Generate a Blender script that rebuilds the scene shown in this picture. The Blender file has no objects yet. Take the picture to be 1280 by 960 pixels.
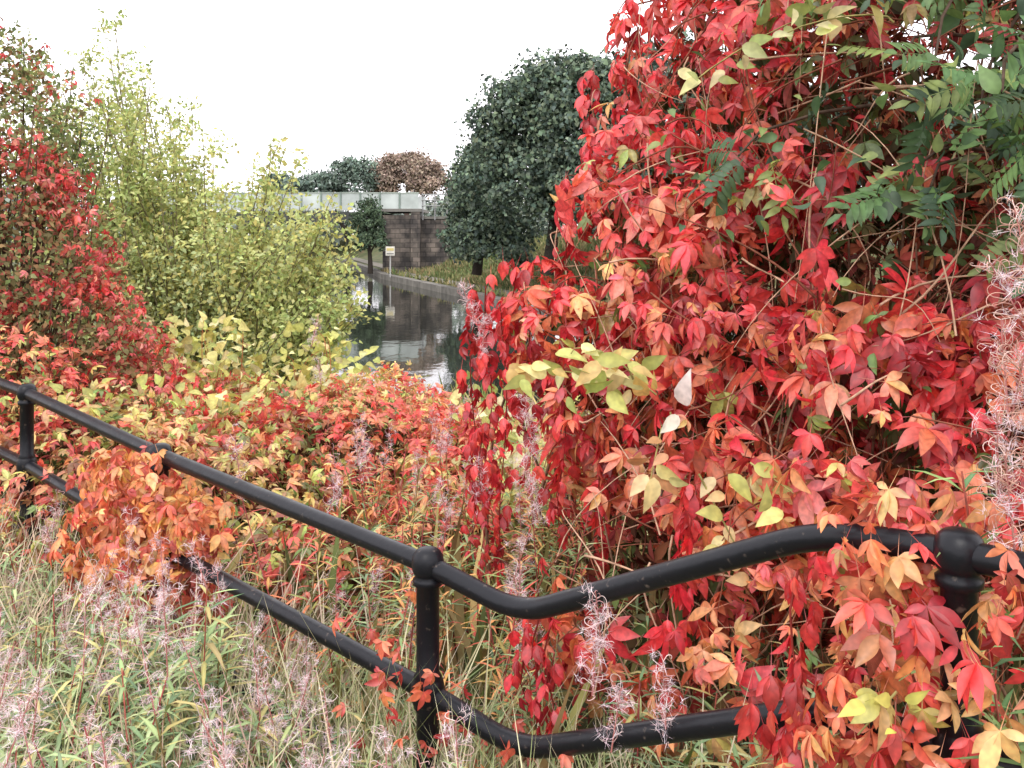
import bpy, math, numpy as np
from mathutils import Vector
rng=np.random.default_rng(7)
sc=bpy.context.scene
def lin(r,g,b):
    a=np.array([r,g,b])/255.0
    return np.where(a<=0.04045,a/12.92,((a+0.055)/1.055)**2.4)
def nrm(a): return a/np.maximum(np.linalg.norm(a,axis=-1,keepdims=True),1e-9)
_nd=rng.normal(size=(14,3)); _np=rng.uniform(0,6.28,14)
def noise(P,s=1.0):
    P=np.asarray(P)*s; o=0
    for i in range(14): o=o+np.sin(P@_nd[i]*(0.7+0.12*i)+_np[i])
    return o/5.0
# ------------------------------------------------------------------ geometry
class Geo:
    def __init__(s): s.V=[];s.F=[];s.C=[];s.n=0
    def add(s,V,F,C):
        V=np.asarray(V,float).reshape(-1,3);F=np.asarray(F,np.int64).reshape(-1,3)
        C=np.asarray(C,float)
        if C.ndim==1: C=np.tile(C,(len(V),1))
        s.V.append(V);s.F.append(F+s.n);s.C.append(C);s.n+=len(V)
    def build(s,name,mat,parent=None,smooth=True):
        V=np.concatenate(s.V);F=np.concatenate(s.F);C=np.concatenate(s.C)
        me=bpy.data.meshes.new(name)
        me.vertices.add(len(V));me.vertices.foreach_set('co',V.astype(np.float32).ravel())
        me.loops.add(len(F)*3);me.loops.foreach_set('vertex_index',F.astype(np.int32).ravel())
        me.polygons.add(len(F));me.polygons.foreach_set('loop_start',(np.arange(len(F))*3).astype(np.int32))
        me.update(calc_edges=True)
        me.polygons.foreach_set('use_smooth',np.full(len(F),smooth))
        at=me.color_attributes.new('Col','FLOAT_COLOR','POINT')
        at.data.foreach_set('color',np.hstack([np.clip(C,0,1),np.ones((len(V),1))]).astype(np.float32).ravel())
        me.materials.append(mat)
        ob=bpy.data.objects.new(name,me);sc.collection.objects.link(ob)
        if parent: ob.parent=parent
        return ob
def empty(name):
    e=bpy.data.objects.new(name,None);sc.collection.objects.link(e);return e
def inst(geo,T,P,Yd,Nd,S,C):
    V,F,tint=T; P=np.asarray(P);k=len(P)
    if k==0: return
    y=nrm(np.asarray(Yd,float)); z=np.asarray(Nd,float); z=nrm(z-(z*y).sum(1,keepdims=True)*y); x=np.cross(y,z)
    S=np.asarray(S,float)
    S=S.reshape(k,1) if S.ndim==1 else S
    W=V[None]*S[:,None,:] if S.shape[1]==3 else V[None]*S[:,:,None]
    out=W[...,0:1]*x[:,None]+W[...,1:2]*y[:,None]+W[...,2:3]*z[:,None]+P[:,None]
    FF=F[None]+(np.arange(k)*len(V))[:,None,None]
    CC=np.asarray(C)[:,None,:]*tint[None]
    geo.add(out.reshape(-1,3),FF.reshape(-1,3),CC.reshape(-1,3))
def blade(L,W,ts,ws,fold=.25,droop=.2,mid=1.15):
    V=[(0,0,0)];tt=[1.0];rows=[]
    for t,w in zip(ts,ws):
        b=len(V); z=-droop*t*t*L
        V+= [(0,t*L,z),(-w*W,t*L,z+fold*w*W),(w*W,t*L,z+fold*w*W)]; tt+=[mid,.95,.95]; rows.append((b,b+1,b+2))
    V.append((0,L,-droop*L)); tt.append(.9); e=len(V)-1
    F=[(0,rows[0][0],rows[0][1]),(0,rows[0][2],rows[0][0])]
    for a,b in zip(rows[:-1],rows[1:]):
        F+=[(a[0],b[0],b[1]),(a[0],b[1],a[1]),(a[0],a[2],b[2]),(a[0],b[2],b[0])]
    a=rows[-1]; F+=[(a[0],e,a[1]),(a[0],a[2],e)]
    return np.array(V,float),np.array(F),np.tile(np.array(tt)[:,None],(1,3))
def rotz(V,a):
    c,s=math.cos(a),math.sin(a); return V@np.array([[c,s,0],[-s,c,0],[0,0,1]])
def rotx(V,a):
    c,s=math.cos(a),math.sin(a); return V@np.array([[1,0,0],[0,c,s],[0,-s,c]])
def merge(parts):
    Vs=[];Fs=[];Ts=[];n=0
    for V,F,T in parts: Vs.append(V);Fs.append(F+n);Ts.append(T);n+=len(V)
    return np.concatenate(Vs),np.concatenate(Fs),np.concatenate(Ts)
def creeper(hi,closed=0.0):
    parts=[]
    for a,l in ((-1.55,.62),(-.78,.88),(0,1.0),(.78,.88),(1.55,.62)):
        a=a*(1-closed)*rng.uniform(.82,1.12)+rng.uniform(-.12,.12); l*=rng.uniform(.82,1.12)
        fo=rng.uniform(.1,.6); dr=rng.uniform(.05,.6)
        if hi: V,F,T=blade(l,.19*l*rng.uniform(.8,1.2),(.12,.32,.5,.6,.74,.9),(.35,.9,1.03,1.0,.76,.32),fo,dr,1.14)
        else:  V,F,T=blade(l,.2*l,(.35,.65),(.9,.85),fo,dr,1.1)
        V=rotx(V,-rng.uniform(-.25,.5)); V=rotz(V,a)
        k=rng.uniform(.8,1.15); parts.append((V,F,T*k*np.array([1,rng.uniform(.75,1.4),1])))
    pet=np.array([(-.014,0,0),(.014,0,0),(0,-.9,-.15)]); parts.append((pet,np.array([(0,1,2)]),np.full((3,3),.8)))
    return merge(parts)
CH=[creeper(True) for _ in range(11)]+[creeper(True,.35) for _ in range(5)]
CL=[creeper(False) for _ in range(6)]+[creeper(False,.3) for _ in range(3)]
CLOSED=[creeper(True,.6) for _ in range(4)]
OV=[blade(1,.27,(.1,.25,.45,.65,.85),(.55,.9,1,.75,.35),f,d,1.1) for f,d in ((.25,.25),(.5,.4),(.2,.6),(.35,.1))]
SM=[blade(1,.3,(.45,),(1,),f,d,1.0) for f,d in ((.2,.1),(.4,.3))]
LAN=[blade(1,.07,(.3,.7),(1,.75),.3,d,1.25) for d in (.15,.4,.7)]
GR=[blade(1,.012,(.3,.65),(1,.8),.1,d,1.0) for d in (.15,.4,.75)]
HAIR=(np.array([(-.03,0,0),(.03,0,0),(0,1,.1)]),np.array([(0,1,2)]),np.ones((3,3)))
KN=[blade(1,.38,(.06,.22,.45,.7,.88),(.6,1,.92,.55,.25),f,d,1.15) for f,d in ((.2,.25),(.45,.4),(.3,.1))]
def pinn():
    parts=[]
    for i in range(6):
        for s in (-1,1):
            V,F,T=blade(.34,.06,(.3,.65),(.95,.85),.2,.2+rng.uniform(0,.3)); V=rotz(V,-s*rng.uniform(1.0,1.3)); V=V+np.array([0,.18+.125*i,-.12*((.18+.125*i))**2]); parts.append((V,F,T*rng.uniform(.8,1.2)))
    V,F,T=blade(.32,.06,(.3,.65),(.95,.85),.2,.2); parts.append((V+np.array([0,.93,-.1]),F,T))
    parts.append((np.array([(-.01,0,0),(.01,0,0),(0,1,-.1)]),np.array([(0,1,2)]),np.full((3,3),1.3)))
    return merge(parts)
PIN=[pinn() for _ in range(3)]
def multi(geo,Ts,P,Y,N,S,C):
    idx=rng.integers(0,len(Ts),len(P))
    for i,T in enumerate(Ts):
        m=idx==i; inst(geo,T,P[m],Y[m],N[m],S[m],C[m])
def tube(geo,pts,r0,r1=None,k=5,c=(.1,.08,.06)):
    pts=np.asarray(pts,float);n=len(pts)
    if r1 is None:r1=r0
    r=np.linspace(r0,r1,n)
    t=nrm(np.gradient(pts,axis=0))
    ref=np.array([0,0,1.]) if abs(t[0,2])<.8 else np.array([1.,0,0])
    u=np.cross(ref,t[0]);u/=np.linalg.norm(u)
    A=np.arange(k)/k*2*math.pi;ca,sa=np.cos(A)[:,None],np.sin(A)[:,None]
    V=[]
    for i in range(n):
        u=u-(u@t[i])*t[i];u/=max(np.linalg.norm(u),1e-9);w=np.cross(t[i],u)
        V.append(pts[i]+r[i]*(ca*u+sa*w))
    V=np.concatenate(V);F=[]
    j=np.arange(k);j2=(j+1)%k
    for i in range(n-1):
        a=i*k+j;b=i*k+j2;F.append(np.stack([a,b,b+k],1));F.append(np.stack([a,b+k,a+k],1))
    geo.add(V,np.concatenate(F),np.array(c))
def lathe(geo,x,y,prof,k=24,c=(.02,.02,.02)):
    V=[];F=[]
    for z,r in prof:
        for i in range(k):
            a=i/k*2*math.pi;V.append((x+r*math.cos(a),y+r*math.sin(a),z))
    for q in range(len(prof)-1):
        for i in range(k):
            a=q*k+i;b=q*k+(i+1)%k;F+=[(a,b,b+k),(a,b+k,a+k)]
    geo.add(V,F,np.array(c))
def box(geo,x0,x1,y0,y1,z0,z1,c=(.3,.3,.3)):
    V=[(x,y,z) for x in (x0,x1) for y in (y0,y1) for z in (z0,z1)]
    Q=[(0,1,3,2),(4,6,7,5),(0,4,5,1),(2,3,7,6),(0,2,6,4),(1,5,7,3)]
    F=[];
    for a,b,c2,d in Q:F+=[(a,b,c2),(a,c2,d)]
    V=np.array(V,float);F=np.array(F);geo.add(V[F.ravel()],np.arange(36).reshape(12,3),np.array(c))
def bez(a,b,c,d,n=10):
    t=np.linspace(0,1,n)[:,None];a,b,c,d=map(np.asarray,(a,b,c,d))
    return (1-t)**3*a+3*(1-t)**2*t*b+3*(1-t)*t*t*c+t**3*d
def inU(P,B,s=1.0):
    P=np.atleast_2d(P);r=np.zeros(len(P),bool)
    for b in np.array(B,float): r|=(((P-b[:3])/(b[3:6]*s))**2).sum(1)<1
    return r
# ------------------------------------------------------------------ materials
def newmat(name):
    m=bpy.data.materials.new(name);m.use_nodes=True;nt=m.node_tree;nt.nodes.clear();return m,nt
def leafmat(name,trans=.35,rough=.5,mott=.25,scale=60,gl=.06):
    m,nt=newmat(name);N=nt.nodes;L=nt.links
    o=N.new('ShaderNodeOutputMaterial')
    p=N.new('ShaderNodeBsdfDiffuse');a=N.new('ShaderNodeAttribute');a.attribute_name='Col';col=a.outputs['Color']
    if mott>0:
        tc=N.new('ShaderNodeTexCoord');nz=N.new('ShaderNodeTexNoise');nz.inputs['Scale'].default_value=scale;nz.inputs['Detail'].default_value=1
        mr=N.new('ShaderNodeMapRange');mr.inputs[1].default_value=.3;mr.inputs[2].default_value=.7;mr.inputs[3].default_value=1-mott;mr.inputs[4].default_value=1+mott
        vm=N.new('ShaderNodeVectorMath');vm.operation='SCALE'
        L.new(tc.outputs['Object'],nz.inputs['Vector']);L.new(nz.outputs['Fac'],mr.inputs[0]);L.new(col,vm.inputs[0]);L.new(mr.outputs[0],vm.inputs['Scale']);col=vm.outputs[0]
    L.new(col,p.inputs['Color']);out=p.outputs[0]
    if trans>0:
        tr=N.new('ShaderNodeBsdfTranslucent');L.new(col,tr.inputs['Color']);mx=N.new('ShaderNodeMixShader');mx.inputs[0].default_value=trans
        L.new(out,mx.inputs[1]);L.new(tr.outputs[0],mx.inputs[2]);out=mx.outputs[0]
    if gl>0:
        gls=N.new('ShaderNodeBsdfGlossy');gls.inputs['Roughness'].default_value=rough;m2=N.new('ShaderNodeMixShader');m2.inputs[0].default_value=gl
        L.new(out,m2.inputs[1]);L.new(gls.outputs[0],m2.inputs[2]);out=m2.outputs[0]
    L.new(out,o.inputs[0]);return m
M_leaf=leafmat('creeper_leaf',.32,.42,.22,70,.06)
M_inner=leafmat('inner_leaf',0,.4,0,70,0)
M_green=leafmat('green_leaf',.3,.5,.18,50,.04)
M_willow=leafmat('willow_leaf',.25,.5,0,50,0)
M_far=leafmat('far_foliage',0,.7,.25,.6,0)
M_grass=leafmat('grass_blade',0,.6,0,20,0)
def solidmat(name,rough=.8,scale=30,mott=.3,bump=.2,spec=.3):
    m,nt=newmat(name);N=nt.nodes;L=nt.links
    o=N.new('ShaderNodeOutputMaterial');p=N.new('ShaderNodeBsdfPrincipled');p.inputs['Roughness'].default_value=rough;p.inputs['Specular IOR Level'].default_value=spec
    a=N.new('ShaderNodeAttribute');a.attribute_name='Col'
    tc=N.new('ShaderNodeTexCoord');nz=N.new('ShaderNodeTexNoise');nz.inputs['Scale'].default_value=scale;nz.inputs['Detail'].default_value=6
    mr=N.new('ShaderNodeMapRange');mr.inputs[1].default_value=.3;mr.inputs[2].default_value=.7;mr.inputs[3].default_value=1-mott;mr.inputs[4].default_value=1+mott
    vm=N.new('ShaderNodeVectorMath');vm.operation='SCALE';b=N.new('ShaderNodeBump');b.inputs['Strength'].default_value=bump;b.inputs['Distance'].default_value=.02
    L.new(tc.outputs['Object'],nz.inputs['Vector']);L.new(nz.outputs['Fac'],mr.inputs[0]);L.new(a.outputs['Color'],vm.inputs[0]);L.new(mr.outputs[0],vm.inputs['Scale'])
    L.new(vm.outputs[0],p.inputs['Base Color']);L.new(nz.outputs['Fac'],b.inputs['Height']);L.new(b.outputs[0],p.inputs['Normal']);L.new(p.outputs[0],o.inputs[0]);return m,nt,p
M_bark=leafmat('bark',0,.8,.3,40,0)
M_conc=solidmat('weathered_concrete',.85,.8,.2,.1)[0]
M_stone=solidmat('coping_stone',.85,2.0,.3,.3)[0]
M_path=solidmat('path_gravel',.95,3,.25,.2)[0]
M_rail,nt,p=solidmat('black_gloss_paint',.28,35,.3,.08,spec=.3)
N=nt.nodes;L=nt.links
nz=N.new('ShaderNodeTexNoise');nz.inputs['Scale'].default_value=55;nz.inputs['Detail'].default_value=8
cr=N.new('ShaderNodeValToRGB');cr.color_ramp.elements[0].position=.64;cr.color_ramp.elements[0].color=(.006,.0065,.010,1);cr.color_ramp.elements[1].position=.74;cr.color_ramp.elements[1].color=(.09,.07,.06,1)
mr=N.new('ShaderNodeMapRange');mr.inputs[3].default_value=.2;mr.inputs[4].default_value=.52
tc=N.new('ShaderNodeTexCoord');n2=N.new('ShaderNodeTexNoise');n2.inputs['Scale'].default_value=12
L.new(tc.outputs['Object'],nz.inputs['Vector']);L.new(tc.outputs['Object'],n2.inputs['Vector']);L.new(nz.outputs['Fac'],cr.inputs[0]);L.new(cr.outputs[0],p.inputs['Base Color']);L.new(n2.outputs['Fac'],mr.inputs[0]);L.new(mr.outputs[0],p.inputs['Roughness'])
M_brick,nt,p=solidmat('stone_masonry',.9,4,.35,.3)
N=nt.nodes;L=nt.links
tc=N.new('ShaderNodeTexCoord');sp=N.new('ShaderNodeSeparateXYZ');ad=N.new('ShaderNodeMath');cb=N.new('ShaderNodeCombineXYZ');bk=N.new('ShaderNodeTexBrick')
bk.inputs['Scale'].default_value=1;bk.inputs['Brick Width'].default_value=.8;bk.inputs['Row Height'].default_value=.38;bk.inputs['Mortar Size'].default_value=.025
bk.inputs['Color1'].default_value=(.17,.15,.135,1);bk.inputs['Color2'].default_value=(.085,.078,.072,1);bk.inputs['Mortar'].default_value=(.06,.055,.05,1)
nz=N.new('ShaderNodeTexNoise');nz.inputs['Scale'].default_value=.9;nz.inputs['Detail'].default_value=6;mx=N.new('ShaderNodeMix');mx.data_type='RGBA';mx.blend_type='MULTIPLY';mx.inputs[0].default_value=.8
cr=N.new('ShaderNodeValToRGB');cr.color_ramp.elements[0].position=.42;cr.color_ramp.elements[0].color=(.35,.35,.37,1);cr.color_ramp.elements[1].position=.6;cr.color_ramp.elements[1].color=(1.6,1.5,1.38,1)
L.new(tc.outputs['Object'],sp.inputs[0]);L.new(sp.outputs[0],ad.inputs[0]);L.new(sp.outputs[1],ad.inputs[1]);L.new(ad.outputs[0],cb.inputs[0]);L.new(sp.outputs[2],cb.inputs[1]);L.new(cb.outputs[0],bk.inputs['Vector'])
L.new(tc.outputs['Object'],nz.inputs['Vector']);L.new(nz.outputs['Fac'],cr.inputs[0]);L.new(bk.outputs['Color'],mx.inputs[6]);L.new(cr.outputs[0],mx.inputs[7]);L.new(mx.outputs[2],p.inputs['Base Color'])
M_ground,nt,p=solidmat('earth_and_grass',.95,3,.3,.5)
N=nt.nodes;L=nt.links
tc=N.new('ShaderNodeTexCoord');nz=N.new('ShaderNodeTexNoise');nz.inputs['Scale'].default_value=.8;nz.inputs['Detail'].default_value=8
cr=N.new('ShaderNodeValToRGB');e=cr.color_ramp.elements;e[0].position=.35;e[0].color=(.05,.055,.025,1);e[1].position=.7;e[1].color=(.14,.11,.06,1)
x=e.new(.5);x.color=(.085,.10,.04,1)
L.new(tc.outputs['Object'],nz.inputs['Vector']);L.new(nz.outputs['Fac'],cr.inputs[0]);L.new(cr.outputs[0],p.inputs['Base Color'])
M_water,nt=newmat('canal_water_surface');N=nt.nodes;L=nt.links
o=N.new('ShaderNodeOutputMaterial');p=N.new('ShaderNodeBsdfPrincipled');p.inputs['Base Color'].default_value=(.018,.02,.016,1);p.inputs['Roughness'].default_value=.035;p.inputs['IOR'].default_value=1.5
tc=N.new('ShaderNodeTexCoord');mp=N.new('ShaderNodeMapping');mp.inputs['Scale'].default_value=(1.0,.5,1);nz=N.new('ShaderNodeTexNoise');nz.inputs['Scale'].default_value=1.6;nz.inputs['Detail'].default_value=4
b=N.new('ShaderNodeBump');b.inputs['Strength'].default_value=.12;b.inputs['Distance'].default_value=.05
L.new(tc.outputs['Object'],mp.inputs[0]);L.new(mp.outputs[0],nz.inputs['Vector']);L.new(nz.outputs['Fac'],b.inputs['Height']);L.new(b.outputs[0],p.inputs['Normal']);L.new(p.outputs[0],o.inputs[0])
# ------------------------------------------------------------------ terrain
WZ=-1.9
Lb=np.array([(60,10),(20,15),(8,16.5),(0,18),(-6,21),(-9.5,28),(-15,50),(-22,78),(-32,125)],float)
Rb=np.array([(60,22),(20,28),(8,33),(1.9,39),(-2.6,54),(-9.6,75),(-13,90),(-22,125)],float)
def dpoly(X,Y,pl):
    d=np.full(X.shape,1e9)
    for a,b in zip(pl[:-1],pl[1:]):
        ab=b-a;t=np.clip(((X-a[0])*ab[0]+(Y-a[1])*ab[1])/(ab@ab),0,1)
        d=np.minimum(d,np.hypot(X-a[0]-t*ab[0],Y-a[1]-t*ab[1]))
    return d
def inside(X,Y):
    pl=np.concatenate([Lb,Rb[::-1]]);c=np.zeros(X.shape,bool)
    for a,b in zip(pl,np.roll(pl,-1,0)):
        k=((a[1]>Y)!=(b[1]>Y));xx=(b[0]-a[0])*(Y-a[1])/((b[1]-a[1]) if b[1]!=a[1] else 1e-9)+a[0]
        c^=k&(X<xx)
    return c
def ss(a,b,x): t=np.clip((x-a)/(b-a),0,1);return t*t*(3-2*t)
def height(X,Y):
    X=np.asarray(X,float);Y=np.asarray(Y,float)
    dL=dpoly(X,Y,Lb);dR=dpoly(X,Y,Rb)
    P=np.stack([X,Y,0*X],-1)
    nb=noise(P,.25)*.12*ss(2,8,np.minimum(dL,dR))*ss(4,8,np.hypot(X,Y))
    zl=-1.6+1.45*ss(1,14,dL);zr=-1.6+2.6*ss(3.2,10,dR)
    return np.where(inside(X,Y),-3.0,np.where(dL<dR,zl,zr)+nb)
g=Geo()
a_=6;xs=500*np.sinh(a_*np.linspace(-1,1,260))/math.sinh(a_)
ys=np.concatenate([500*np.sinh(a_*np.linspace(-1,0,60,endpoint=False))/math.sinh(a_),600*np.sinh(a_*np.linspace(0,1,520))/math.sinh(a_)])
XX,YY=np.meshgrid(xs,ys);ZZ=height(XX,YY)
V=np.stack([XX,YY,ZZ],-1).reshape(-1,3);ny,nx=XX.shape
ii=(np.arange(ny-1)[:,None]*nx+np.arange(nx-1)).ravel()
g.add(V,np.concatenate([np.stack([ii,ii+1,ii+nx+1],1),np.stack([ii,ii+nx+1,ii+nx],1)]),np.array([.08,.08,.04]))
g.build('ground',M_ground)
g=Geo();g.add([(-60,8,WZ),(90,8,WZ),(90,135,WZ),(-60,135,WZ)],[(0,1,2),(0,2,3)],np.array([.02,.02,.02]));g.build('canal_water',M_water)
g=Geo();gp=Geo()
def walk(pl,step):
    out=[]
    for a,b in zip(pl[:-1],pl[1:]):
        n=max(1,int(np.linalg.norm(b-a)/step))
        for i in range(n): out.append((a+(b-a)*i/n,a+(b-a)*(i+1)/n))
    return out
for side,pl in ((1,Rb),(-1,Lb)):
    for a,b in walk(pl,1.3):
        t=(b-a)/np.linalg.norm(b-a);n=np.array([t[1],-t[0]])
        if side<0:n=-n
        a2=a+t*.012;b2=b-t*.012;w0,w1=-.3,.3
        z1=-1.52+rng.uniform(-.01,.01);z0=-2.3
        P=[a2+n*w0,b2+n*w0,b2+n*w1,a2+n*w1]
        V=[(p_[0],p_[1],z0) for p_ in P]+[(p_[0],p_[1],z1) for p_ in P];V=np.array(V)
        Q=[(4,5,6,7),(0,1,5,4),(1,2,6,5),(2,3,7,6),(3,0,4,7)];F=[]
        for q in Q:F+=[(q[0],q[1],q[2]),(q[0],q[2],q[3])]
        F=np.array(F);k=rng.uniform(.75,1.15);g.add(V[F.ravel()],np.arange(30).reshape(10,3),np.array([.15,.14,.12])*k)
g.build('canal_coping_edge',M_stone,smooth=False)
Ra=[];Ro=[]
for i,pnt in enumerate(Rb):
    t=Rb[min(i+1,len(Rb)-1)]-Rb[max(i-1,0)];t/=np.linalg.norm(t);n=np.array([t[1],-t[0]]);
    Ra.append(pnt+n*.9);Ro.append(pnt+n*2.3)
for i in range(len(Rb)-1):
    gp.add([(*Ra[i],-1.545),(*Ra[i+1],-1.545),(*Ro[i+1],-1.545),(*Ro[i],-1.545)],[(0,1,2),(0,2,3)],np.array([.16,.145,.115]))
gp.build('towpath',M_path,smooth=False)
# ------------------------------------------------------------------ canal bridge
br=empty('canal_bridge')
g=Geo();by=80
box(g,-10.4,-7.6,by-.2,by+7,-2.2,3.0);box(g,-9.0,-4.9,by+.6,by+1.2,-1.7,2.7);box(g,-8.1,-7.4,by-.45,by+1.3,-2.2,3.25)
box(g,-28.5,-25,by-.2,by+7,-2.2,3.0);g.build('stone_abutments',M_brick,br,False)
g=Geo();c=(.2,.19,.17)
box(g,-10.6,-7.3,by-.5,by+7.2,3.26,3.5,c);box(g,-7.3,-4.8,by+.5,by+1.4,2.7,2.9,c)
g.build('cap_stones',M_conc,br,False)
g=Geo();box(g,-28,-10.45,by-.15,by+.15,2.35,3.25,(.07,.075,.07));box(g,-28,-10.45,by+6.6,by+6.9,2.35,3.25,(.07,.075,.07));box(g,-28,-10.45,by+.15,by+6.6,2.95,3.2,(.09,.09,.085))
for i in range(12): box(g,-28+i*1.55,-27.85+i*1.55,by-.27,by-.155,2.4,3.2,(.06,.065,.06))
g.build('steel_girders',M_conc,br,False)
g=Geo()
for i in range(13):
    x0=-28+i*1.58;k=rng.uniform(.88,1.05)
    box(g,x0+.06,x0+1.5,by-.1,by+.02,3.51,4.72,np.array([.5,.55,.52])*k)
    box(g,x0-.06,x0+.05,by-.18,by+.1,3.51,4.85,(.22,.28,.24))
    box(g,x0+.06,x0+1.5,by+6.6,by+6.7,3.51,4.72,np.array([.5,.54,.52])*k)
box(g,-28,-7.5,by-.14,by+.06,4.725,4.83,(.35,.4,.35))
g.build('parapet_panels',M_conc,br,False)
g=Geo()
for z in (3.75,4.2,4.65): tube(g,[(-7.3,by,z),(-3.2,by+.3,z)],.05,k=6,c=(.3,.31,.3))
for x in np.linspace(-7.2,-3.3,5): tube(g,[(x,by+.1,2.6),(x,by+.1,4.7)],.06,k=6,c=(.25,.25,.25))
g.build('bridge_handrail',M_conc,br)
sg=empty('canal_sign');g=Geo();tube(g,[(-8.7,71,-1.6),(-8.7,71,.55)],.05,k=8,c=(.4,.4,.38));g.build('sign_post',M_conc,sg)
g=Geo();box(g,-9.02,-8.38,70.88,70.93,-.05,.6,(.68,.66,.58));g.build('sign_board',M_conc,sg,False)
g=Geo();box(g,-8.95,-8.45,70.86,70.878,.3,.48,(.6,.5,.2));box(g,-8.95,-8.45,70.86,70.878,.05,.12,(.2,.2,.2));g.build('sign_legend',M_conc,sg,False)
# ------------------------------------------------------------------ sampling in clumps
CAM=np.array([0,0,1.6])
def bsample(B,n,rmin,rmax,nz=.13,away=.75,nscale=2.5,gap=None,zmin=-1.4):
    B=np.array(B,float);w=(B[:,3]*B[:,4]*B[:,5])**(2/3);w/=w.sum();Ps=[];Ns=[];tot=0
    for _ in range(40):
        m=n*2;i=rng.choice(len(B),m,p=w);d=nrm(rng.normal(size=(m,3)));c=B[i,:3];r=B[i,3:6]
        f=rng.uniform(rmin,rmax,m)
        P0=c+d*r;f=f+nz*noise(P0,nscale/ B[:,3].mean())
        P=c+d*r*f[:,None];N=nrm(d/r)
        ok=P[:,2]>zmin
        for j in range(len(B)):
            q=(((P-B[j,:3])/B[j,3:6])**2).sum(1);ok&=~((q<(rmin*.85)**2)&(i!=j))
        tc=nrm(CAM-P);ok&=~(((N*tc).sum(1)<-.25)&(rng.random(m)<away))
        if gap is not None: ok&=noise(P,gap[0])>gap[1]+rng.normal(size=m)*.15
        Ps.append(P[ok]);Ns.append(N[ok]);tot+=ok.sum()
        if tot>=n:break
    return np.concatenate(Ps)[:n],np.concatenate(Ns)[:n]
def pick(pal,n,P=None,ns=1.5,spread=.35):
    pal=np.array([lin(*c) for c in pal]); pal=pal*.93+pal.mean(1,keepdims=True)*.07+.006
    if P is None:i=rng.integers(0,len(pal),n)
    else:
        v=noise(P,ns)*.32+.5+rng.normal(size=n)*spread*.6;i=np.clip((v*len(pal)).astype(int),0,len(pal)-1)
    return pal[i]*rng.uniform(.75,1.2,(n,1))*rng.uniform(.93,1.07,(n,3))
def hang(N,down=1.0,out=.5,jit=.5):
    n=len(N);Y=np.array([0,0,-1.])*down+N*out+rng.normal(size=(n,3))*jit
    Z=N+np.array([0,0,.45])+rng.normal(size=(n,3))*.55
    return Y,Z
REDS=[(185,38,48),(208,42,50),(222,50,55),(230,64,64),(236,95,92),(238,128,120),(232,92,75),(228,72,60)]
ORNG=[(205,85,58),(222,104,68),(232,128,82),(235,145,100),(236,168,115),(228,80,66),(215,178,110),(205,122,82)]
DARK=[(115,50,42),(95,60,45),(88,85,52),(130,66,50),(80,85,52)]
# ------------------------------------------------------------------ right creeper mass
cr_=empty('virginia_creeper')
RB=[(.80,3.7,2.12,.40,.5,.66),(.52,3.55,1.62,.32,.4,.36),(.2,3.5,1.28,.22,.25,.22),(1.1,3.3,2.0,.45,.5,.62),(.80,3.2,1.36,.42,.4,.42),
    (.34,3.45,.98,.24,.3,.38),(.66,3.1,.85,.36,.35,.36),(1.2,3.0,1.46,.5,.42,.6),(1.4,3.15,2.1,.5,.5,.62),(.95,2.65,1.03,.32,.28,.36),
    (1.3,2.75,.98,.42,.35,.5),(.42,2.9,.5,.34,.3,.32),(.78,2.6,.42,.4,.3,.42),(1.1,3.7,2.7,.5,.5,.4),(1.9,3.2,1.5,.6,.6,1.2)]
g=Geo()
P,N=bsample(RB,5700,.72,1.18,.17,.85,2.6,gap=(3.4,-.2),zmin=-.1)
kk=rng.random(len(P))>.42*ss(.85,1.25,P[:,0])*ss(1.2,1.7,P[:,2]);P=P[kk];N=N[kk]
Y,Z=hang(N,.9,.6,.6)
C=pick(REDS,len(P),P,2.0);Co=pick(ORNG,len(P),P,2.0)
po=1/(1+np.exp(-( (noise(P,1.3)*1.6)+(1.25-P[:,2])*1.2+(P[:,0]-.6)*1.4 -.5)))
m=rng.random(len(P))<po;C[m]=Co[m]
mg=(rng.random(len(P))<.05+.22*ss(1.3,2.2,P[:,2])*ss(.6,1.1,P[:,0]));C[mg]=pick([(140,150,70),(100,120,65),(120,135,70),(190,180,100)],mg.sum())
multi(g,CH,P,Y,Z,rng.uniform(.04,.088,len(P))*rng.choice([1,1,1.3],len(P)),C)
FB=[(.64,1.74,1.06,.09,.08,.08),(.66,1.66,.9,.11,.08,.13),(.58,1.72,.78,.07,.07,.08),(.70,1.60,.76,.09,.06,.11),(.78,1.7,1.03,.1,.08,.12),(.62,1.7,.66,.12,.06,.07),(.76,1.52,.98,.06,.04,.12)]
P,N=bsample(FB,270,.7,1.25,.1,.6,2,zmin=0)
Y,Z=hang(N,1.2,.5,.4);C=pick(ORNG+[(232,70,65),(200,35,48)],len(P),P,5)
multi(g,CH,P,Y,Z,rng.uniform(.036,.075,len(P)),C)
g.build('leaves',M_leaf,cr_)
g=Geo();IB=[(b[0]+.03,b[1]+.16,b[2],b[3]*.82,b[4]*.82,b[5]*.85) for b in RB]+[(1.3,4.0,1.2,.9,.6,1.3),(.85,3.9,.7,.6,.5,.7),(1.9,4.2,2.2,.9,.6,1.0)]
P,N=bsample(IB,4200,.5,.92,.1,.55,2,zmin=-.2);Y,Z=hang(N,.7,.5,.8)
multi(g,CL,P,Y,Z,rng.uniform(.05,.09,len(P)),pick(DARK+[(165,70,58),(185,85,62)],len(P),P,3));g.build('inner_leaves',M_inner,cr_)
g=Geo()
P,N=bsample(RB,1100,.9,1.25,.08,.95,2,zmin=0)
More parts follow.
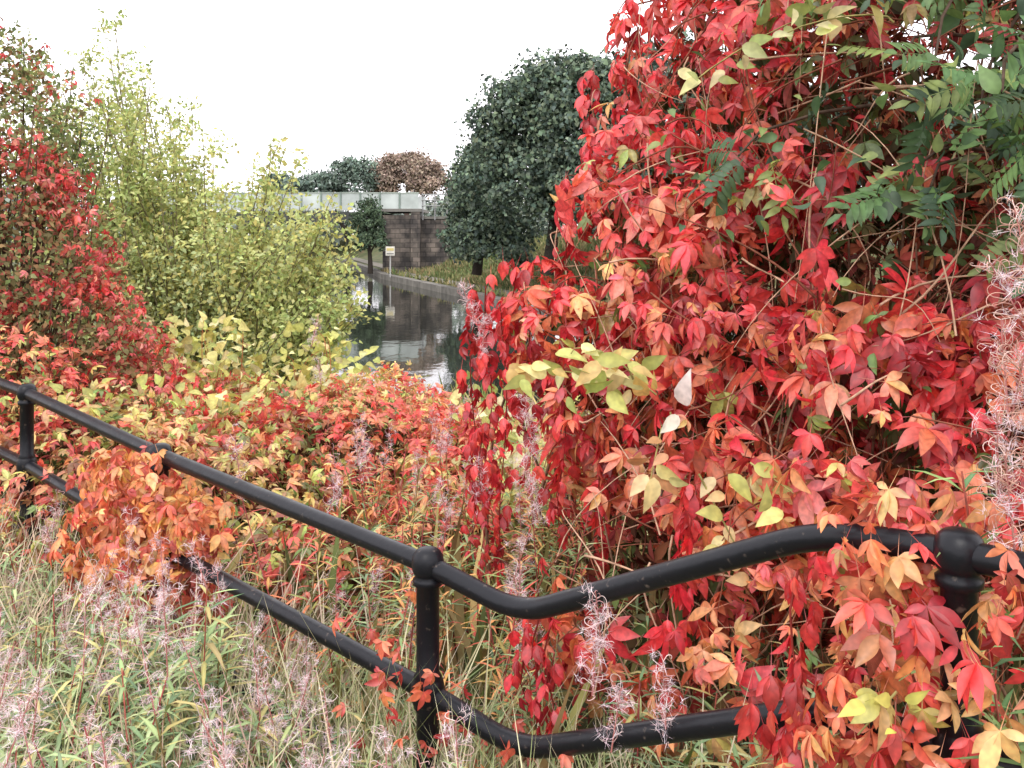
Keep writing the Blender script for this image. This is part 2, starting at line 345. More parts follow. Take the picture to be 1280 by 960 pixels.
for p0,n0 in zip(P,N):
    d=nrm(rng.normal(size=3)*np.array([1,.4,.8])+np.array([0,0,-.2]));l=rng.uniform(.2,.95);q=nrm(rng.normal(size=3))
    pts=bez(p0,p0+d*l*.35+n0*.1,p0+d*l*.7+q*.16+n0*.07,p0+d*l+q*.1+np.array([0,0,-.15*l]),10)
    if not inU(pts,RB,1.3).all(): continue
    cc=lin(*( (190,155,130) if rng.random()<.5 else (130,82,66)));tube(g,pts,rng.uniform(.0018,.0042),.0011,4,cc)
P,N=bsample(IB,320,.6,1.1,.08,.8,2,zmin=0)
for p0,n0 in zip(P,N):
    base=np.array([max(p0[0],.3)+rng.normal()*.2,p0[1]+.3+abs(rng.normal())*.2,-.3]);tube(g,bez(base,base+[0,0,.8],p0-[rng.normal()*.3,.05,.4],p0,10),rng.uniform(.005,.011),.003,5,lin(135,105,86)*rng.uniform(.6,1.3))
g.build('vine_stems',M_bark,cr_)
g=Geo();gs=Geo()
def strand(p,l,size,pal,sp=.028,dr=(0,0)):
    n=int(l/sp);t=np.linspace(0,1,n);x=p[0]+dr[0]*t+np.sin(t*7+p[0]*30)*.012;y=p[1]+dr[1]*t+np.cos(t*6)*.012;z=p[2]-l*t
    Q=np.stack([x,y,z],1);tube(gs,Q[::2],.0025,.0015,4,lin(120,50,45))
    Q=np.repeat(Q,2,0)+rng.normal(size=(n*2,3))*.022;a=rng.uniform(0,6.28,n*2);N=np.stack([np.cos(a)*.6,np.sin(a)*.6-.6,np.full(n*2,.2)],1)
    Y=np.array([0,0,-1.])+N*.35+rng.normal(size=N.shape)*.2
    multi(g,CLOSED,Q,Y,N,rng.uniform(.7,1.2,n*2)*size,pick(pal,n*2))
R2=[(205,38,44),(222,48,50),(190,32,42),(230,72,64)]
for p,l,s in (((-.13,3.4,1.40),.78,.05),((-.08,3.35,1.42),.65,.055),((-.03,3.3,1.35),.9,.045),((.05,3.3,1.3),.5,.055),((.16,3.2,1.2),.55,.055),((.0,3.45,1.5),.3,.06),
            ((.06,2.45,.66),.22,.045),((.09,2.42,.64),.26,.045),((.03,2.5,.6),.2,.05),((.3,3.7,2.2),.6,.06),((.42,3.6,2.5),.5,.06),((.2,3.5,1.8),.4,.06),((.28,3.1,.95),.5,.06),((.5,1.75,1.0),.3,.05),((.475,1.8,.82),.14,.06),((.45,2.6,.95),.4,.06),((-.1,3.3,.9),.4,.045)):
    strand(p,l,s,R2)
g.build('hanging_leaves',M_leaf,cr_);gs.build('hanging_stems',M_bark,cr_)
# ------------------------------------------------------------------ pale climber
pl_=empty('honeysuckle_climber');g=Geo();gs=Geo()
def spray(p0,p1,n,size,pal,sag=.05):
    pts=bez(p0,np.array(p0)+[0,0,sag],np.array(p1)+[0,0,sag],p1,8);tube(gs,pts,.003,.0015,4,lin(150,140,90))
    t=rng.uniform(.05,1,n)[:,None];Q=np.array(p0)*(1-t)+np.array(p1)*t+rng.normal(size=(n,3))*.03+[0,-.03,sag*.5]
    a=rng.uniform(0,6.28,n);Y=np.stack([np.cos(a),-.5*np.ones(n),np.sin(a)*.7-.25],1);N=np.stack([rng.normal(size=n)*.6,-np.ones(n),.5+rng.normal(size=n)*.6],1)
    multi(g,OV,Q,Y,N,rng.uniform(.65,1.2,n)*size,pick(pal,n))
PALE=[(215,208,130),(198,200,108),(222,218,150),(185,192,98),(208,180,105)]
spray((.40,2.75,1.15),(.0,2.8,1.2),26,.075,PALE,.04);spray((.33,2.7,1.2),(.16,2.7,1.27),12,.075,PALE)
spray((.4,2.65,1.08),(.36,2.6,.94),9,.075,[(222,195,140),(215,205,130),(205,150,100)],0)
spray((.48,2.55,.98),(.6,2.5,.74),9,.07,[(222,190,130),(225,205,150),(200,190,110)],0)
spray((.415,2.6,1.13),(.42,2.6,1.09),2,.09,[(238,235,215)],0)
spray((.6,2.5,1.02),(.68,2.4,.97),5,.08,[(200,205,110)],0)
spray((.5,2.9,2.0),(.85,2.8,2.2),18,.07,[(185,185,115),(215,200,140),(150,160,80)],.05)
spray((1.0,2.6,2.15),(.7,2.6,2.1),8,.07,PALE,.05)
spray((.62,1.6,.86),(.55,1.58,.8),6,.04,[(205,200,90)],0)
g.build('leaves',M_green,pl_);gs.build('twining_stems',M_bark,pl_)
# ------------------------------------------------------------------ rowan
rw=empty('rowan_tree');g=Geo();gs=Geo()
tr=bez((2.3,3.6,-.2),(2.2,3.5,1),(2.0,3.2,2),(1.9,3.1,3.2),12);tube(gs,tr,.07,.03,10,lin(95,85,75))
G=[(72,102,62),(92,125,74),(112,145,82),(68,94,66),(138,155,82)]
RWB=[(1.35,2.55,2.3,.35,.3,.3),(1.45,2.5,1.95,.25,.25,.3),(1.35,2.5,1.55,.2,.2,.25),(1.05,2.7,2.42,.35,.3,.15),(.75,2.85,1.82,.14,.1,.1),(1.15,2.5,2.0,.18,.2,.16),(1.25,2.2,1.9,.2,.2,.2),(1.1,2.55,1.75,.15,.1,.12)]
P,N=bsample(RWB,135,.2,1.1,.1,.5,2);
for p0 in P[::3]:
    s=tr[rng.integers(5,11)];tube(gs,bez(s,s+(p0-s)*.3+[0,0,.2],p0+[0,.1,.15],p0,7),.01,.003,5,lin(90,75,65))
Y=N*1.0+rng.normal(size=N.shape)*.6+[-.2,-.2,-.3];Z=np.array([0,-.6,.8])+rng.normal(size=N.shape)*.5
multi(g,PIN,P,Y,Z,rng.uniform(.12,.19,len(P)),pick(G,len(P)))
P,N=bsample(RWB,240,.2,1.25,.1,.5,2);Y,Z=hang(N,.3,.8,.6);multi(g,OV,P,Y,Z,rng.uniform(.045,.085,len(P)),pick(G,len(P)))
P,N=bsample([(.6,3.0,1.75,.3,.1,.4),(1.0,2.6,1.7,.35,.1,.5)],70,.2,1.1,.1,.5,2);Y,Z=hang(N,.5,.8,.6);multi(g,OV,P+[0,-.1,0],Y,Z,rng.uniform(.035,.065,len(P)),pick(G,len(P)))
g.build('leaves',M_green,rw);gs.build('trunk_and_twigs',M_bark,rw)
# ------------------------------------------------------------------ thicket
cb_=empty('creeper_thicket');g=Geo()
CB=[(-1.1,6,.2,.8,.8,.42),(-1.5,5,.08,.7,.6,.4),(-1.1,8,.08,.45,.9,.3),(-.45,6.2,.0,.5,.7,.36),(-.85,4.2,0,.5,.4,.4),(-2.3,5.2,.2,.7,.5,.5),
    (-1.9,4.4,.2,.4,.3,.35),(-.3,4.6,-.1,.5,.5,.5),(-2.9,5.6,.3,.6,.6,.6),(-.3,8.5,-.3,.6,.9,.3),(-2.3,7,.2,.9,.7,.4)]
P,N=bsample(CB,13500,.8,1.24,.2,.9,2.2,zmin=-.8)
Y,Z=hang(N,.5,.8,.6);Z=Z+[0,-.2,.5]
C=pick([(200,56,56),(222,72,64),(232,102,86),(238,135,98),(228,78,70),(235,152,110),(220,180,115)],len(P),P,1.6)
m=rng.random(len(P))<ss(4.9,3.9,P[:,1])*.45+.06+.5*ss(.1,.7,noise(P+3.3,1.7))*ss(-.6,-1.3,P[:,0]);C[m]=pick([(160,85,55),(135,130,68),(150,90,58),(125,140,70),(185,175,90),(200,190,100)],m.sum())
multi(g,CL,P,Y,Z,rng.uniform(.035,.08,len(P)),C)
g.build('leaves',M_leaf,cb_)
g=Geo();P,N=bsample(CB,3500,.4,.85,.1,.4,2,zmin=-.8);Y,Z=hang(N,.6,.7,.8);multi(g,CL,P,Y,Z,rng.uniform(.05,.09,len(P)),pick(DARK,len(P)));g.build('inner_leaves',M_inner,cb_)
g=Geo();P,N=bsample(CB,320,.7,1.2,.1,.6,2)
for p0 in P:
    b=np.array([p0[0]+rng.normal()*.2,p0[1]+rng.normal()*.2,-.7]);tube(g,bez(b,b+[0,0,.5],p0-[0,0,.2],p0,7),.005,.002,4,lin(130,75,60))
g.build('stems',M_bark,cb_)
ow=empty('orange_creeper_swag');g=Geo();gs=Geo()
OB=[(-1.28,3.5,.66,.15,.12,.15),(-1.2,3.42,.5,.14,.1,.2),(-1.42,3.6,.42,.16,.12,.2),(-1.13,3.5,.3,.12,.1,.16),(-1.34,3.45,.2,.12,.1,.16),(-1.52,3.8,.62,.12,.1,.12),(-1.05,3.35,.62,.1,.06,.08)]
P,N=bsample(OB,1100,.5,1.35,.16,.6,2,zmin=-.1);Y,Z=hang(N,1.2,.5,.45)
C=pick([(205,90,62),(225,115,75),(235,140,90),(232,155,88),(235,178,105),(225,100,82),(180,80,55)],len(P),P,3);multi(g,CH[:7]+CLOSED[:2],P,Y,Z,rng.uniform(.035,.07,len(P)),C)
for p0 in P[::40]: tube(gs,bez((p0[0],p0[1]+.05,-.2),(p0[0],p0[1]+.1,.2),p0-[0,0,.1],p0,7),.005,.002,4,lin(120,60,40))
g.build('leaves',M_leaf,ow);gs.build('stems',M_bark,ow)
g=Geo();P=[];
for c0,k,s in (((-.30,2.47,.52),18,.06),((-.2,2.42,.42),14,.06),((.04,2.3,.42),10,.05),((-.14,2.5,.3),16,.07)):
    P.append(np.array(c0)+rng.normal(size=(k,3))*s)
P=np.concatenate(P);N=np.tile([0,-1,.3],(len(P),1))+rng.normal(size=(len(P),3))*.5;Y,Z=hang(N,1,.4,.6);multi(g,CH,P,Y,Z,rng.uniform(.025,.048,len(P)),pick([(210,90,65),(190,60,52),(225,120,80)],len(P)))
g.build('clinging_creeper',M_leaf)
# ------------------------------------------------------------------ hedge
hd=empty('hawthorn_hedge');g=Geo()
HB=[(-3.3,6.6,2.25,.48,.6,.45),(-3.45,6.5,1.85,.6,.6,.55),(-3.1,6.4,1.4,.5,.6,.45),(-2.85,6.3,.98,.45,.5,.4),(-3.3,6.2,.6,.7,.6,.7),(-2.5,6.2,.55,.38,.4,.4),(-4.3,6.5,1.4,.8,.8,1.6),(-3.45,6.6,2.65,.28,.4,.3)]
P,N=bsample(HB,24000,.6,1.28,.2,.8,2.5,zmin=-.6);Y=rng.normal(size=P.shape)+N*.4;Z=N+rng.normal(size=P.shape)*.5+[0,0,.5]
multi(g,SM,P,Y,Z,rng.uniform(.032,.058,len(P)),pick([(102,118,72),(126,142,85),(145,152,98),(160,130,90),(118,110,72),(160,90,72)],len(P),P,1.5));g.build('hawthorn_leaves',M_willow,hd)
g=Geo();P,N=bsample(HB,8500,.85,1.28,.18,.9,2.5,zmin=-.6);k=noise(P,1.9)+.9*ss(1.1,.3,P[:,2])+.35*ss(1.7,2.3,P[:,2])+.5*ss(-3.0,-3.6,P[:,0])>.4+rng.normal(size=len(P))*.2;P=P[k];N=N[k];Y,Z=hang(N,1,.5,.5)
multi(g,CL,P,Y,Z,rng.uniform(.035,.07,len(P)),pick(REDS[:7],len(P),P,2));g.build('creeper_leaves',M_leaf,hd)
g=Geo();P,N=bsample(HB,200,.7,1.25,.1,.6,2)
for p0 in P:
    b=np.array([-3.4+rng.normal()*.3,6.6+rng.normal()*.2,-.5]);tube(g,bez(b,b+[0,0,1],p0-[0,0,.5],p0+[0,0,.05],9),.014,.003,5,lin(95,78,65))
g.build('branches',M_bark,hd)
# ------------------------------------------------------------------ knotweed
kn=empty('knotweed_clump');g=Geo();gs=Geo()
KB=[(-2.35,6.4,.40,.4,.4,.35),(-2.15,6.8,.75,.35,.3,.28),(-1.7,7,.5,.45,.4,.35),(-1.35,7.2,.62,.28,.3,.25),(-1.55,6.6,.2,.4,.3,.25),(-2.6,6.9,.7,.3,.3,.3),(-1.15,8,.05,.4,.4,.2),(-1.7,5.8,.5,.38,.3,.24),(-2.1,5.4,.48,.35,.3,.25),(.05,6,.3,.35,.5,.35),(.35,5.2,.45,.4,.5,.4),(-.1,5.3,.0,.3,.4,.3),(-.5,8.6,-.35,.4,.4,.25)]
P,N=bsample(KB,2500,.35,1.4,.25,.6,2,zmin=-.6);Y=N*.8+rng.normal(size=P.shape)*.6+[0,-.2,-.25];Z=np.array([0,-.35,1.])+rng.normal(size=P.shape)*.6
multi(g,KN,P,Y,Z,rng.uniform(.05,.1,len(P)),pick([(140,155,82),(170,178,95),(196,194,108),(214,204,122),(222,215,155),(190,190,98)],len(P),P,1.5))
for p0 in P[::12]:
    b=np.array([p0[0]+rng.normal()*.12,p0[1]+rng.normal()*.12,-.6]);tube(gs,bez(b,b+[0,0,.7],p0+[rng.normal()*.1,0,0],p0,8),.006,.002,5,lin(175,115,80))
g.build('leaves',M_green,kn);gs.build('stems',M_bark,kn)
g=Geo();P,N=bsample(KB[:9],1700,.8,1.3,.25,.8,2,zmin=-.6);P=P[noise(P,2.2)>.3];Y=rng.normal(size=P.shape)+[0,-.3,-.5];Z=rng.normal(size=P.shape)*.5+[0,-.5,.8]
multi(g,CL,P,Y,Z,rng.uniform(.035,.065,len(P)),pick(REDS[2:]+ORNG[:4],len(P)));g.build('trailing_creeper',M_leaf,kn)
# ------------------------------------------------------------------ willow
wl=empty('willow_tree');g=Geo();gs=Geo()
WB=[(-5.3,12.5,2.7,.95,1.1,1.95),(-4.3,12,2.1,.95,1,1.7),(-3.4,11.5,1.5,.9,1,1.6),(-2.7,11,1.35,.8,.8,1.5),(-1.95,10.6,.8,.5,.6,1.3),(-6.2,12.5,2.6,.9,1,2.0)]
LP=[];LY=[]
Wb=np.array(WB);base=np.array([-3.9,12.2,-1.2])
for s in range(185):
    b=Wb[rng.choice(6,p=[.24,.22,.17,.17,.12,.08])];d=nrm(rng.normal(size=3));d[2]=abs(d[2]) if rng.random()<.6 else d[2]
    end=b[:3]+d*b[3:6]*rng.uniform(.45,1.08);b0=base+np.array([(end[0]-base[0])*.35,rng.normal()*.3,0])+rng.normal(size=3)*[.2,.2,.05]
    ht=end[2]-b0[2]
    pts=bez(b0,b0+[rng.normal()*.3,0,.35*ht],end-[(end[0]-b0[0])*.35+rng.normal()*.3,rng.normal()*.3,.35*ht],end,16);pts+=np.cumsum(rng.normal(size=pts.shape)*.012,0);tube(gs,pts,.022,.003,5,lin(130,122,92)*rng.uniform(.6,1.1))
    for j in range(42):
        t=rng.uniform(.2,1)**.8;k=min(int(t*15),15);p0=pts[k];dd=nrm(nrm(pts[min(k+1,15)]-pts[k-1])*.55+rng.normal(size=3)*.7+[0,0,.15]);l=rng.uniform(.2,.6)*(1.3-t*.7)
        q=np.linspace(.1,1,8)[:,None];Q=p0+dd*l*q+np.array([0,0,-.12*l])*q*q+rng.normal(size=(8,3))*.03;LP.append(Q);LY.append(np.tile(dd,(8,1)))
        if j%3==0: tube(gs,[p0,p0+dd*l*.6],.003,.0015,3,lin(150,142,95))
LP=np.concatenate(LP);LY=np.concatenate(LY)*.6+rng.normal(size=LP.shape)*.6+[0,0,-.2]
Z=rng.normal(size=LP.shape)*.6+[0,-.5,.8]
C=pick([(148,166,100),(168,182,108),(186,196,118),(202,206,134),(198,192,112),(184,196,138)],len(LP),LP,.9)
multi(g,SM,LP,LY,Z,rng.uniform(.045,.082,len(LP)),C);g.build('leaves',M_willow,wl);gs.build('trunk_and_branches',M_bark,wl)
# ------------------------------------------------------------------ far trees, leaf colours lifted in place of haze
DI=[blade(1,.38,(.5,),(1,),.3,.3,1.0)]
def tree(name,base,B,n,size,pal,sub=60,sr=.28,barkc=(60,55,50)):
    e=empty(name);g=Geo();gs=Geo();B=np.array(B,float);base=np.array(base,float)
    top=np.array([B[:,0].mean(),B[:,1].mean(),B[:,2].max()])
    trunk=bez(base,base+(top-base)*.3+[.2,0,.3],base+(top-base)*.6,top,10);R=.035*(top[2]-base[2]+2);tube(gs,trunk,R,R*.2,8,lin(*barkc))
    w=(B[:,3]*B[:,4]*B[:,5])**(2/3);w/=w.sum()
    for bi,b in enumerate(B):
        s=trunk[2+bi%5];tube(gs,bez(s,s+(b[:3]-s)*.4+[0,0,.3],b[:3]-[0,0,.3],b[:3],8),R*.45,R*.1,6,lin(*barkc))
        m=max(6,int(sub*w[bi]*len(B)/2));d=nrm(rng.normal(size=(m,3)));d[:,2]=np.where(d[:,2]<-.5,-d[:,2],d[:,2]);cs=b[:3]+d*b[3:6]*rng.uniform(.5,1.05,(m,1));rr=b[3:6].mean()*sr*rng.uniform(.4,1.5,m)
        k=int(n*w[bi]);i=rng.integers(0,m,k);dd=nrm(rng.normal(size=(k,3)));dd[:,2]=np.abs(dd[:,2])*np.where(rng.random(k)<.7,1,-1)
        P=cs[i]+dd*(rr[i]*rng.uniform(.35,1.15,k))[:,None]*[1.15,1.15,.75];P+=noise(P,.9)[:,None]*dd*.15;N=nrm(dd+.3*d[i])
        Y=rng.normal(size=P.shape)+N*.3+[0,0,-.3];Z=N+rng.normal(size=P.shape)*.45
        cl=rng.uniform(.8,1.2,m)[i][:,None]
        inst(g,DI[0],P,Y,Z,rng.uniform(.6,1.3,k)*size,pick(pal,k)*cl)
        for c0 in cs[::3]: tube(gs,bez(b[:3],b[:3]+(c0-b[:3])*.4,c0,c0,4),R*.08,R*.02,4,lin(*barkc))
    g.build('crown_leaves',M_far,e);gs.build('trunk_and_limbs',M_bark,e)
DG=[(96,112,98),(108,126,104),(88,104,94),(120,134,108)]  # greens lightened towards grey, haze painted into the leaf colour
tree('oak_tree',(1.8,50,-.5),[(1.8,50,6,3.6,3.2,3.8),(3.8,49,7.6,3.2,3,2.8),(0,50.5,4.2,2.6,2.8,3),(4.5,48,3.5,3.5,3,3.5)],46000,.25,DG,190)
tree('oak_tree',(8,47,0),[(8,47,6.5,4,3.5,4),(11,46,5,3.5,3,3.5),(6.5,46,3,3,3,2.6)],14000,.36,DG,110)
tree('sycamore_tree',(-2,56,-.8),[(-1.7,56,3.3,2.0,2.2,2.6),(-2.6,57,1.0,1.7,2,1.6),(-.9,54,.8,2,2,2),(-1.1,57,5.6,1.7,1.8,1.9)],26000,.24,DG,150)
tree('ash_tree',(15,45,0),[(15,45,5,4,3.5,4),(19,44,4,3.5,3,3.5)],7000,.45,DG,80)
tree('alder_tree',(-11.0,77,-1.6),[(-11.1,77,2.6,1.0,.9,1.6),(-10.6,77,.8,.9,.8,1.2),(-11.8,77,.6,.9,.8,1.1),(-12,77,2,.7,.7,.9)],9000,.18,[(80,98,78),(94,112,84)],90)
tree('copper_beech_tree',(-11.5,108,0),[(-11.5,108,7.6,3.4,3,2.6),(-8.5,107,6.6,2.6,2.5,2.2),(-14,108,6.6,2.4,2.4,2.2)],20000,.3,[(165,145,128),(150,130,116),(172,154,136)],140,barkc=(100,85,80))
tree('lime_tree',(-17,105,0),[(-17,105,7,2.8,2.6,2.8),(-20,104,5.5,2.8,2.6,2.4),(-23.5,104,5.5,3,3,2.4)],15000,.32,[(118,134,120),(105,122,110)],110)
g=Geo()
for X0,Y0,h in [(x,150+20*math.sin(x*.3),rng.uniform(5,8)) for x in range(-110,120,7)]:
    d=nrm(rng.normal(size=(900,3)));d[:,2]=np.abs(d[:,2]);P=np.array([X0,Y0,.5])+d*[6,5,h]*rng.uniform(.7,1.08,(900,1));inst(g,DI[0],P,rng.normal(size=P.shape),d+rng.normal(size=P.shape)*.3,rng.uniform(.6,1.3,900),pick([(125,136,126),(135,144,128)],900))  # pale leaf colours carry painted haze
g.build('distant_trees',M_far)
g=Geo();n=36000;X=rng.uniform(-12,12,n);Yv=rng.uniform(34,82,n);dR=dpoly(X,Yv,Rb);k=(~inside(X,Yv))&(dR<11)&((dR>2.1)|((dR<.95)&(dR>.3)&(rng.random(n)<.5)))&(dpoly(X,Yv,Lb)>dR);X=X[k];Yv=Yv[k];P=np.stack([X,Yv,height(X,Yv)],1)
inst(g,GR[0],P,rng.normal(size=P.shape)*.4+[0,0,1],rng.normal(size=P.shape),np.tile([9,1,1.],(len(P),1))*rng.uniform(.2,.6,(len(P),1)),pick([(105,118,72),(130,128,84),(150,135,96),(92,108,68)],len(P),P,.3));g.build('bank_grass',M_grass)
# ------------------------------------------------------------------ railing
rl=empty('metal_railing');g=Geo();K=(.02,.02,.024)
def rounded(pl,r=.1):
    pl=[np.array(p_,float) for p_ in pl];out=[pl[0]]
    for a,b,c in zip(pl[:-2],pl[1:-1],pl[2:]):
        u=nrm(a-b);v=nrm(c-b);ra=min(r,np.linalg.norm(a-b)*.45,np.linalg.norm(c-b)*.45);p1=b+u*ra;p2=b+v*ra
        for t in np.linspace(0,1,9): out.append((1-t)**2*p1+2*t*(1-t)*b+t*t*p2)
    out.append(pl[-1]);return out
posts=[(-6.2,8.1,1.0),(-4.8,6.85,.97),(-3.4,5.6,.94),(-2.16,4.42,.885),(-1.24,3.5,.815),(-.212,2.5,.765),(.73,1.62,1.075)]
top=[posts[0],posts[1],posts[2],posts[3],posts[4],posts[5],(.02,2.33,.705),(.56,1.79,1.06),(.73,1.62,1.077),(1.3,.95,1.09)]
for off in (0,.32,.62):
    tube(g,rounded([(p_[0],p_[1],p_[2]-off) for p_ in top]),.0245,k=20,c=K)
g.build('rails',M_rail,rl)
g=Geo()
for x,y,z in posts+[(1.3,.95,1.09)]:
    pr=[(z-1.3,.03)]
    for off in (.62,.32):
        zc=z-off;pr+=[(zc-.05,.029),(zc-.038,.036)]+[(zc+.038*math.sin(a),.030+.013*math.cos(a)) for a in np.linspace(-1.2,1.2,9)]+[(zc+.038,.036),(zc+.05,.029)]
    zc=z;pr+=[(zc-.055,.029),(zc-.05,.037),(zc-.036,.038)]+[(zc+.002+.04*math.sin(a),.041*math.cos(a)**.6) for a in np.linspace(-.9,1.5,14)]+[(zc+.0425,.0005)]
    lathe(g,x,y,pr,28,K)
g.build('posts',M_rail,rl)
# ------------------------------------------------------------------ fireweed
def fence_side(x,y): return (x+.2)*.7+(y-2.5)*.715
fw=empty('fireweed_patch');g=Geo();gs=Geo();gf=Geo()
FG=[(122,142,98),(145,164,112),(162,175,122),(108,130,94),(178,168,108)];FO=[(205,125,85),(215,160,95),(200,95,82),(168,160,92),(135,148,88)]
def fireweed(x,y,z0,h,pal,nl,size=.1,seed=False):
    lean=rng.normal(size=2)*.13*h;b=np.array([x,y,z0]);e=b+[lean[0],lean[1],h];pts=bez(b,b+[0,0,h*.4],e-[lean[0]*.4,lean[1]*.4,h*.3],e,9)
    tube(gs,pts,.0035,.0018,5,lin(*[(175,100,88),(140,120,80),(165,85,85)][rng.integers(3)]))
    t=rng.uniform(.25,1,nl);t.sort();i=t*8;i0=np.minimum(i.astype(int),7);Q=pts[i0]+(pts[i0+1]-pts[i0])*(i-i0)[:,None]
    a=np.arange(nl)*2.4+rng.uniform(0,6);Y=np.stack([np.cos(a),np.sin(a),.55+rng.normal(size=nl)*.3],1);Z=np.tile([0,0,1.],(nl,1))-Y*.3
    multi(g,LAN,Q,Y,Z,size*rng.uniform(.7,1.2,nl)*(1.15-t*.5),pick(pal,nl))
    if seed: seedhead(pts[-1],rng.uniform(.12,.25))
def seedhead(p,l,dens=18,col=((228,190,186),(210,158,158),(236,215,210)),cs_=.009,fl=270):
    d=nrm(rng.normal(size=3)*.2+[0,0,1]);tube(gf,[p,p+d*l],.002,.001,4,lin(180,120,115))
    for j in range(int(dens*l/.2)):
        q=p+d*l*rng.uniform(0,1);a=nrm(rng.normal(size=3)*[1,1,.4]+[0,0,.5]);b=nrm(np.cross(a,rng.normal(size=3)));R=cs_*rng.uniform(.5,1.6);L0=rng.uniform(.008,.03)
        th=np.linspace(0,rng.uniform(1.5,4.5),8);s=1-.06*th
        C0=q+a*L0+b*R;arc=C0-b[None]*(R*s*np.cos(th))[:,None]+a[None]*(R*s*np.sin(th))[:,None]
        tube(gf,np.vstack([q[None],arc]),.0010,.0006,3,lin(*col[rng.integers(len(col))])*rng.uniform(.7,1.05))
    n=int(fl*l/.2)
    if n:
        k=max(3,n//14);cen=p+d*l*rng.uniform(0,1,(k,1))+rng.normal(size=(k,3))*.014;i=rng.integers(0,k,n);Q=cen[i]+rng.normal(size=(n,3))*.003
        inst(gf,HAIR,Q,rng.normal(size=(n,3))+[0,0,.2],rng.normal(size=(n,3)),np.stack([rng.uniform(.015,.028,n)*.8,rng.uniform(.012,.028,n),rng.uniform(.01,.02,n)],1),pick([(240,226,228),(232,208,214),(222,192,198)],n))
cnt=0
while cnt<215:
    y=rng.uniform(1.75,4.2);x=-rng.uniform(.0,1.0)*(y*.56);
    if fence_side(x,y)>-.12: continue
    cnt+=1;h=rng.uniform(.36,.66)*(1.12-.12*y)+ (.14 if x<-y*.3 else 0)
    fireweed(x,y,-.15,h,FG,38,.115,rng.random()<.27)
for _ in range(130):
    y=rng.uniform(2.75,5);x=rng.uniform(-.75,.35)
    if fence_side(x,y)<.12: continue
    fireweed(x,y,-.25,rng.uniform(.5,1.0),FO if rng.random()<.6 else FG,40,.1,rng.random()<.3)
for _ in range(40):
    y=rng.uniform(2.0,2.7);x=rng.uniform(.2,.75);
    if fence_side(x,y)<.08: continue
    fireweed(x,y,-.15,rng.uniform(.35,.75),FG,40,.12)
for x,y,h in ((.86,1.6,1.1),(.93,1.65,1.0),(.82,1.55,.9),(.9,1.75,1.2),(.55,2.05,.75),(.3,2.1,.55),(.95,1.8,1.35),(.88,1.5,.85)):
    fireweed(x,y,-.15,h,[(120,148,92),(145,168,102),(105,135,88)],50,.13)
for x,y,h in ((-.85,2.7,.85),(-.83,2.75,.72),(-.78,2.6,.6),(-.95,2.9,.65),(-1.25,2.7,.6),(-.7,2.5,.55),(-.5,2.4,.45)): fireweed(x,y,-.15,h,FG,64,.14,True)
for p in ((-.12,3.3,1.3),(-.1,3.3,1.18),(.03,3.0,.85),(.06,3.0,.98),(.08,3.0,.72),(.17,2.1,.62),(.19,2.1,.72),(.31,2.0,.6),(.21,2.1,.5),(-1.05,5.2,1.0),(-1.0,5.2,.8),(-.6,4,.6),(-1.55,3.0,.25),(-.8,2.0,.42),(-.83,2.05,.3),(-.98,1.9,.55),(-1.0,1.95,.4),(-1.0,1.9,.3),(-1.3,2.5,.5),(-1.32,2.5,.35),(-.78,1.98,.36)):
    seedhead(np.array(p),.15,26,fl=420)
for p in ((.80,1.55,1.22),(.83,1.58,1.34),(.79,1.56,1.1),(.82,1.55,1.42),(.84,1.6,1.5),(.85,1.6,1.25),(.80,1.6,1.3),(.77,1.57,1.17),(.78,1.56,1.28)):
    seedhead(np.array(p),.16,52,((222,175,158),(205,155,138),(232,200,188)),.012,260)
g.build('leaves',M_grass,fw);gs.build('stems',M_bark,fw);gf.build('seed_heads',M_grass,fw)
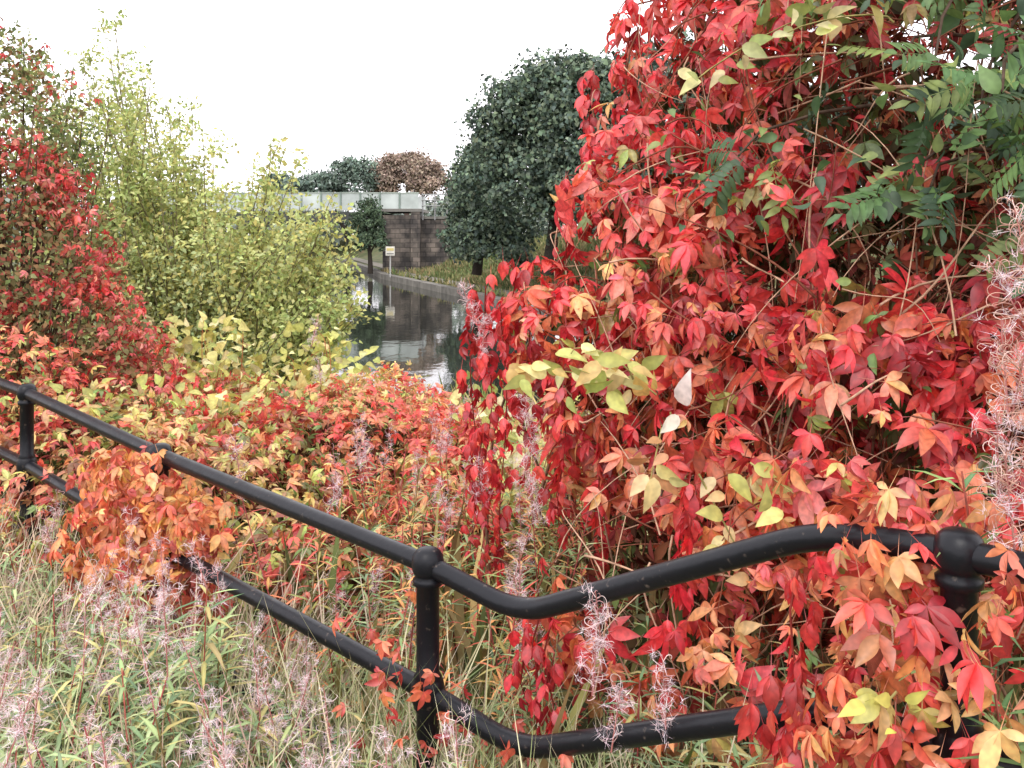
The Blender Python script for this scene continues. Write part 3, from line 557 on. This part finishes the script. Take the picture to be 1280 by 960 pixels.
# ------------------------------------------------------------------ grass
g=Geo();n=27000;y=rng.uniform(1.5,4.6,n);x=rng.uniform(-1.15,.95,n)*y*.56;k=(fence_side(x,y)<.25);x=x[k];y=y[k];P=np.stack([x,y,np.full(len(x),-.17)],1)
hh=rng.uniform(.3,.68,len(P))
multi(g,GR,P,rng.normal(size=P.shape)*.26+[0,0,1],rng.normal(size=P.shape),np.stack([hh*.5,hh,hh],1),
      pick([(168,176,122),(198,192,148),(214,202,168),(150,165,110),(205,186,160),(215,190,168)],len(P),P,2));g.build('long_grass',M_grass)
g=Geo();n=20000;x=rng.uniform(-12,8,n);y=rng.uniform(1.5,18,n);k=(fence_side(x,y)>0)&(~inside(x,y));x=x[k];y=y[k];P=np.stack([x,y,height(x,y)-.02],1)
multi(g,GR,P,rng.normal(size=P.shape)*.3+[0,0,1],rng.normal(size=P.shape),np.tile([1.3,.5,.5],(len(P),1))*rng.uniform(.6,1.4,(len(P),1)),pick([(125,138,76),(160,155,92),(185,162,108),(105,120,70)],len(P),P,1));g.build('slope_grass',M_grass)
# ------------------------------------------------------------------ light, sky, camera
w=bpy.data.worlds.new('World');sc.world=w;w.use_nodes=True;nt=w.node_tree;bg=nt.nodes['Background']
sk=nt.nodes.new('ShaderNodeTexSky');sk.sky_type='NISHITA';sk.sun_disc=False;sk.sun_elevation=math.radians(48);sk.sun_rotation=math.radians(200);sk.dust_density=5;sk.air_density=1.5
mx=nt.nodes.new('ShaderNodeMix');mx.data_type='RGBA';mx.inputs[0].default_value=.93;mx.inputs[7].default_value=(23,22.4,23.4,1)
nt.links.new(sk.outputs[0],mx.inputs[6]);nt.links.new(mx.outputs[2],bg.inputs['Color']);bg.inputs['Strength'].default_value=.1
sl=bpy.data.lights.new('overcast_sun','SUN');sl.energy=1.2;sl.angle=math.radians(30);sl.color=(1,.97,.93);so=bpy.data.objects.new('overcast_sun',sl);sc.collection.objects.link(so)
el,az=math.radians(48),math.radians(200)
d=Vector((math.sin(az)*math.cos(el),math.cos(az)*math.cos(el),math.sin(el)));so.rotation_euler=d.to_track_quat('Z','Y').to_euler()
cam=bpy.data.cameras.new('camera');co=bpy.data.objects.new('camera',cam);sc.collection.objects.link(co);co.location=(0,0,1.6);co.rotation_euler=(math.radians(90),0,0)
cam.lens=34.9;cam.sensor_width=36;cam.shift_y=-.148;cam.clip_start=.05;cam.clip_end=2000;sc.camera=co
sc.view_settings.view_transform='Standard';sc.view_settings.look='None';sc.view_settings.exposure=0
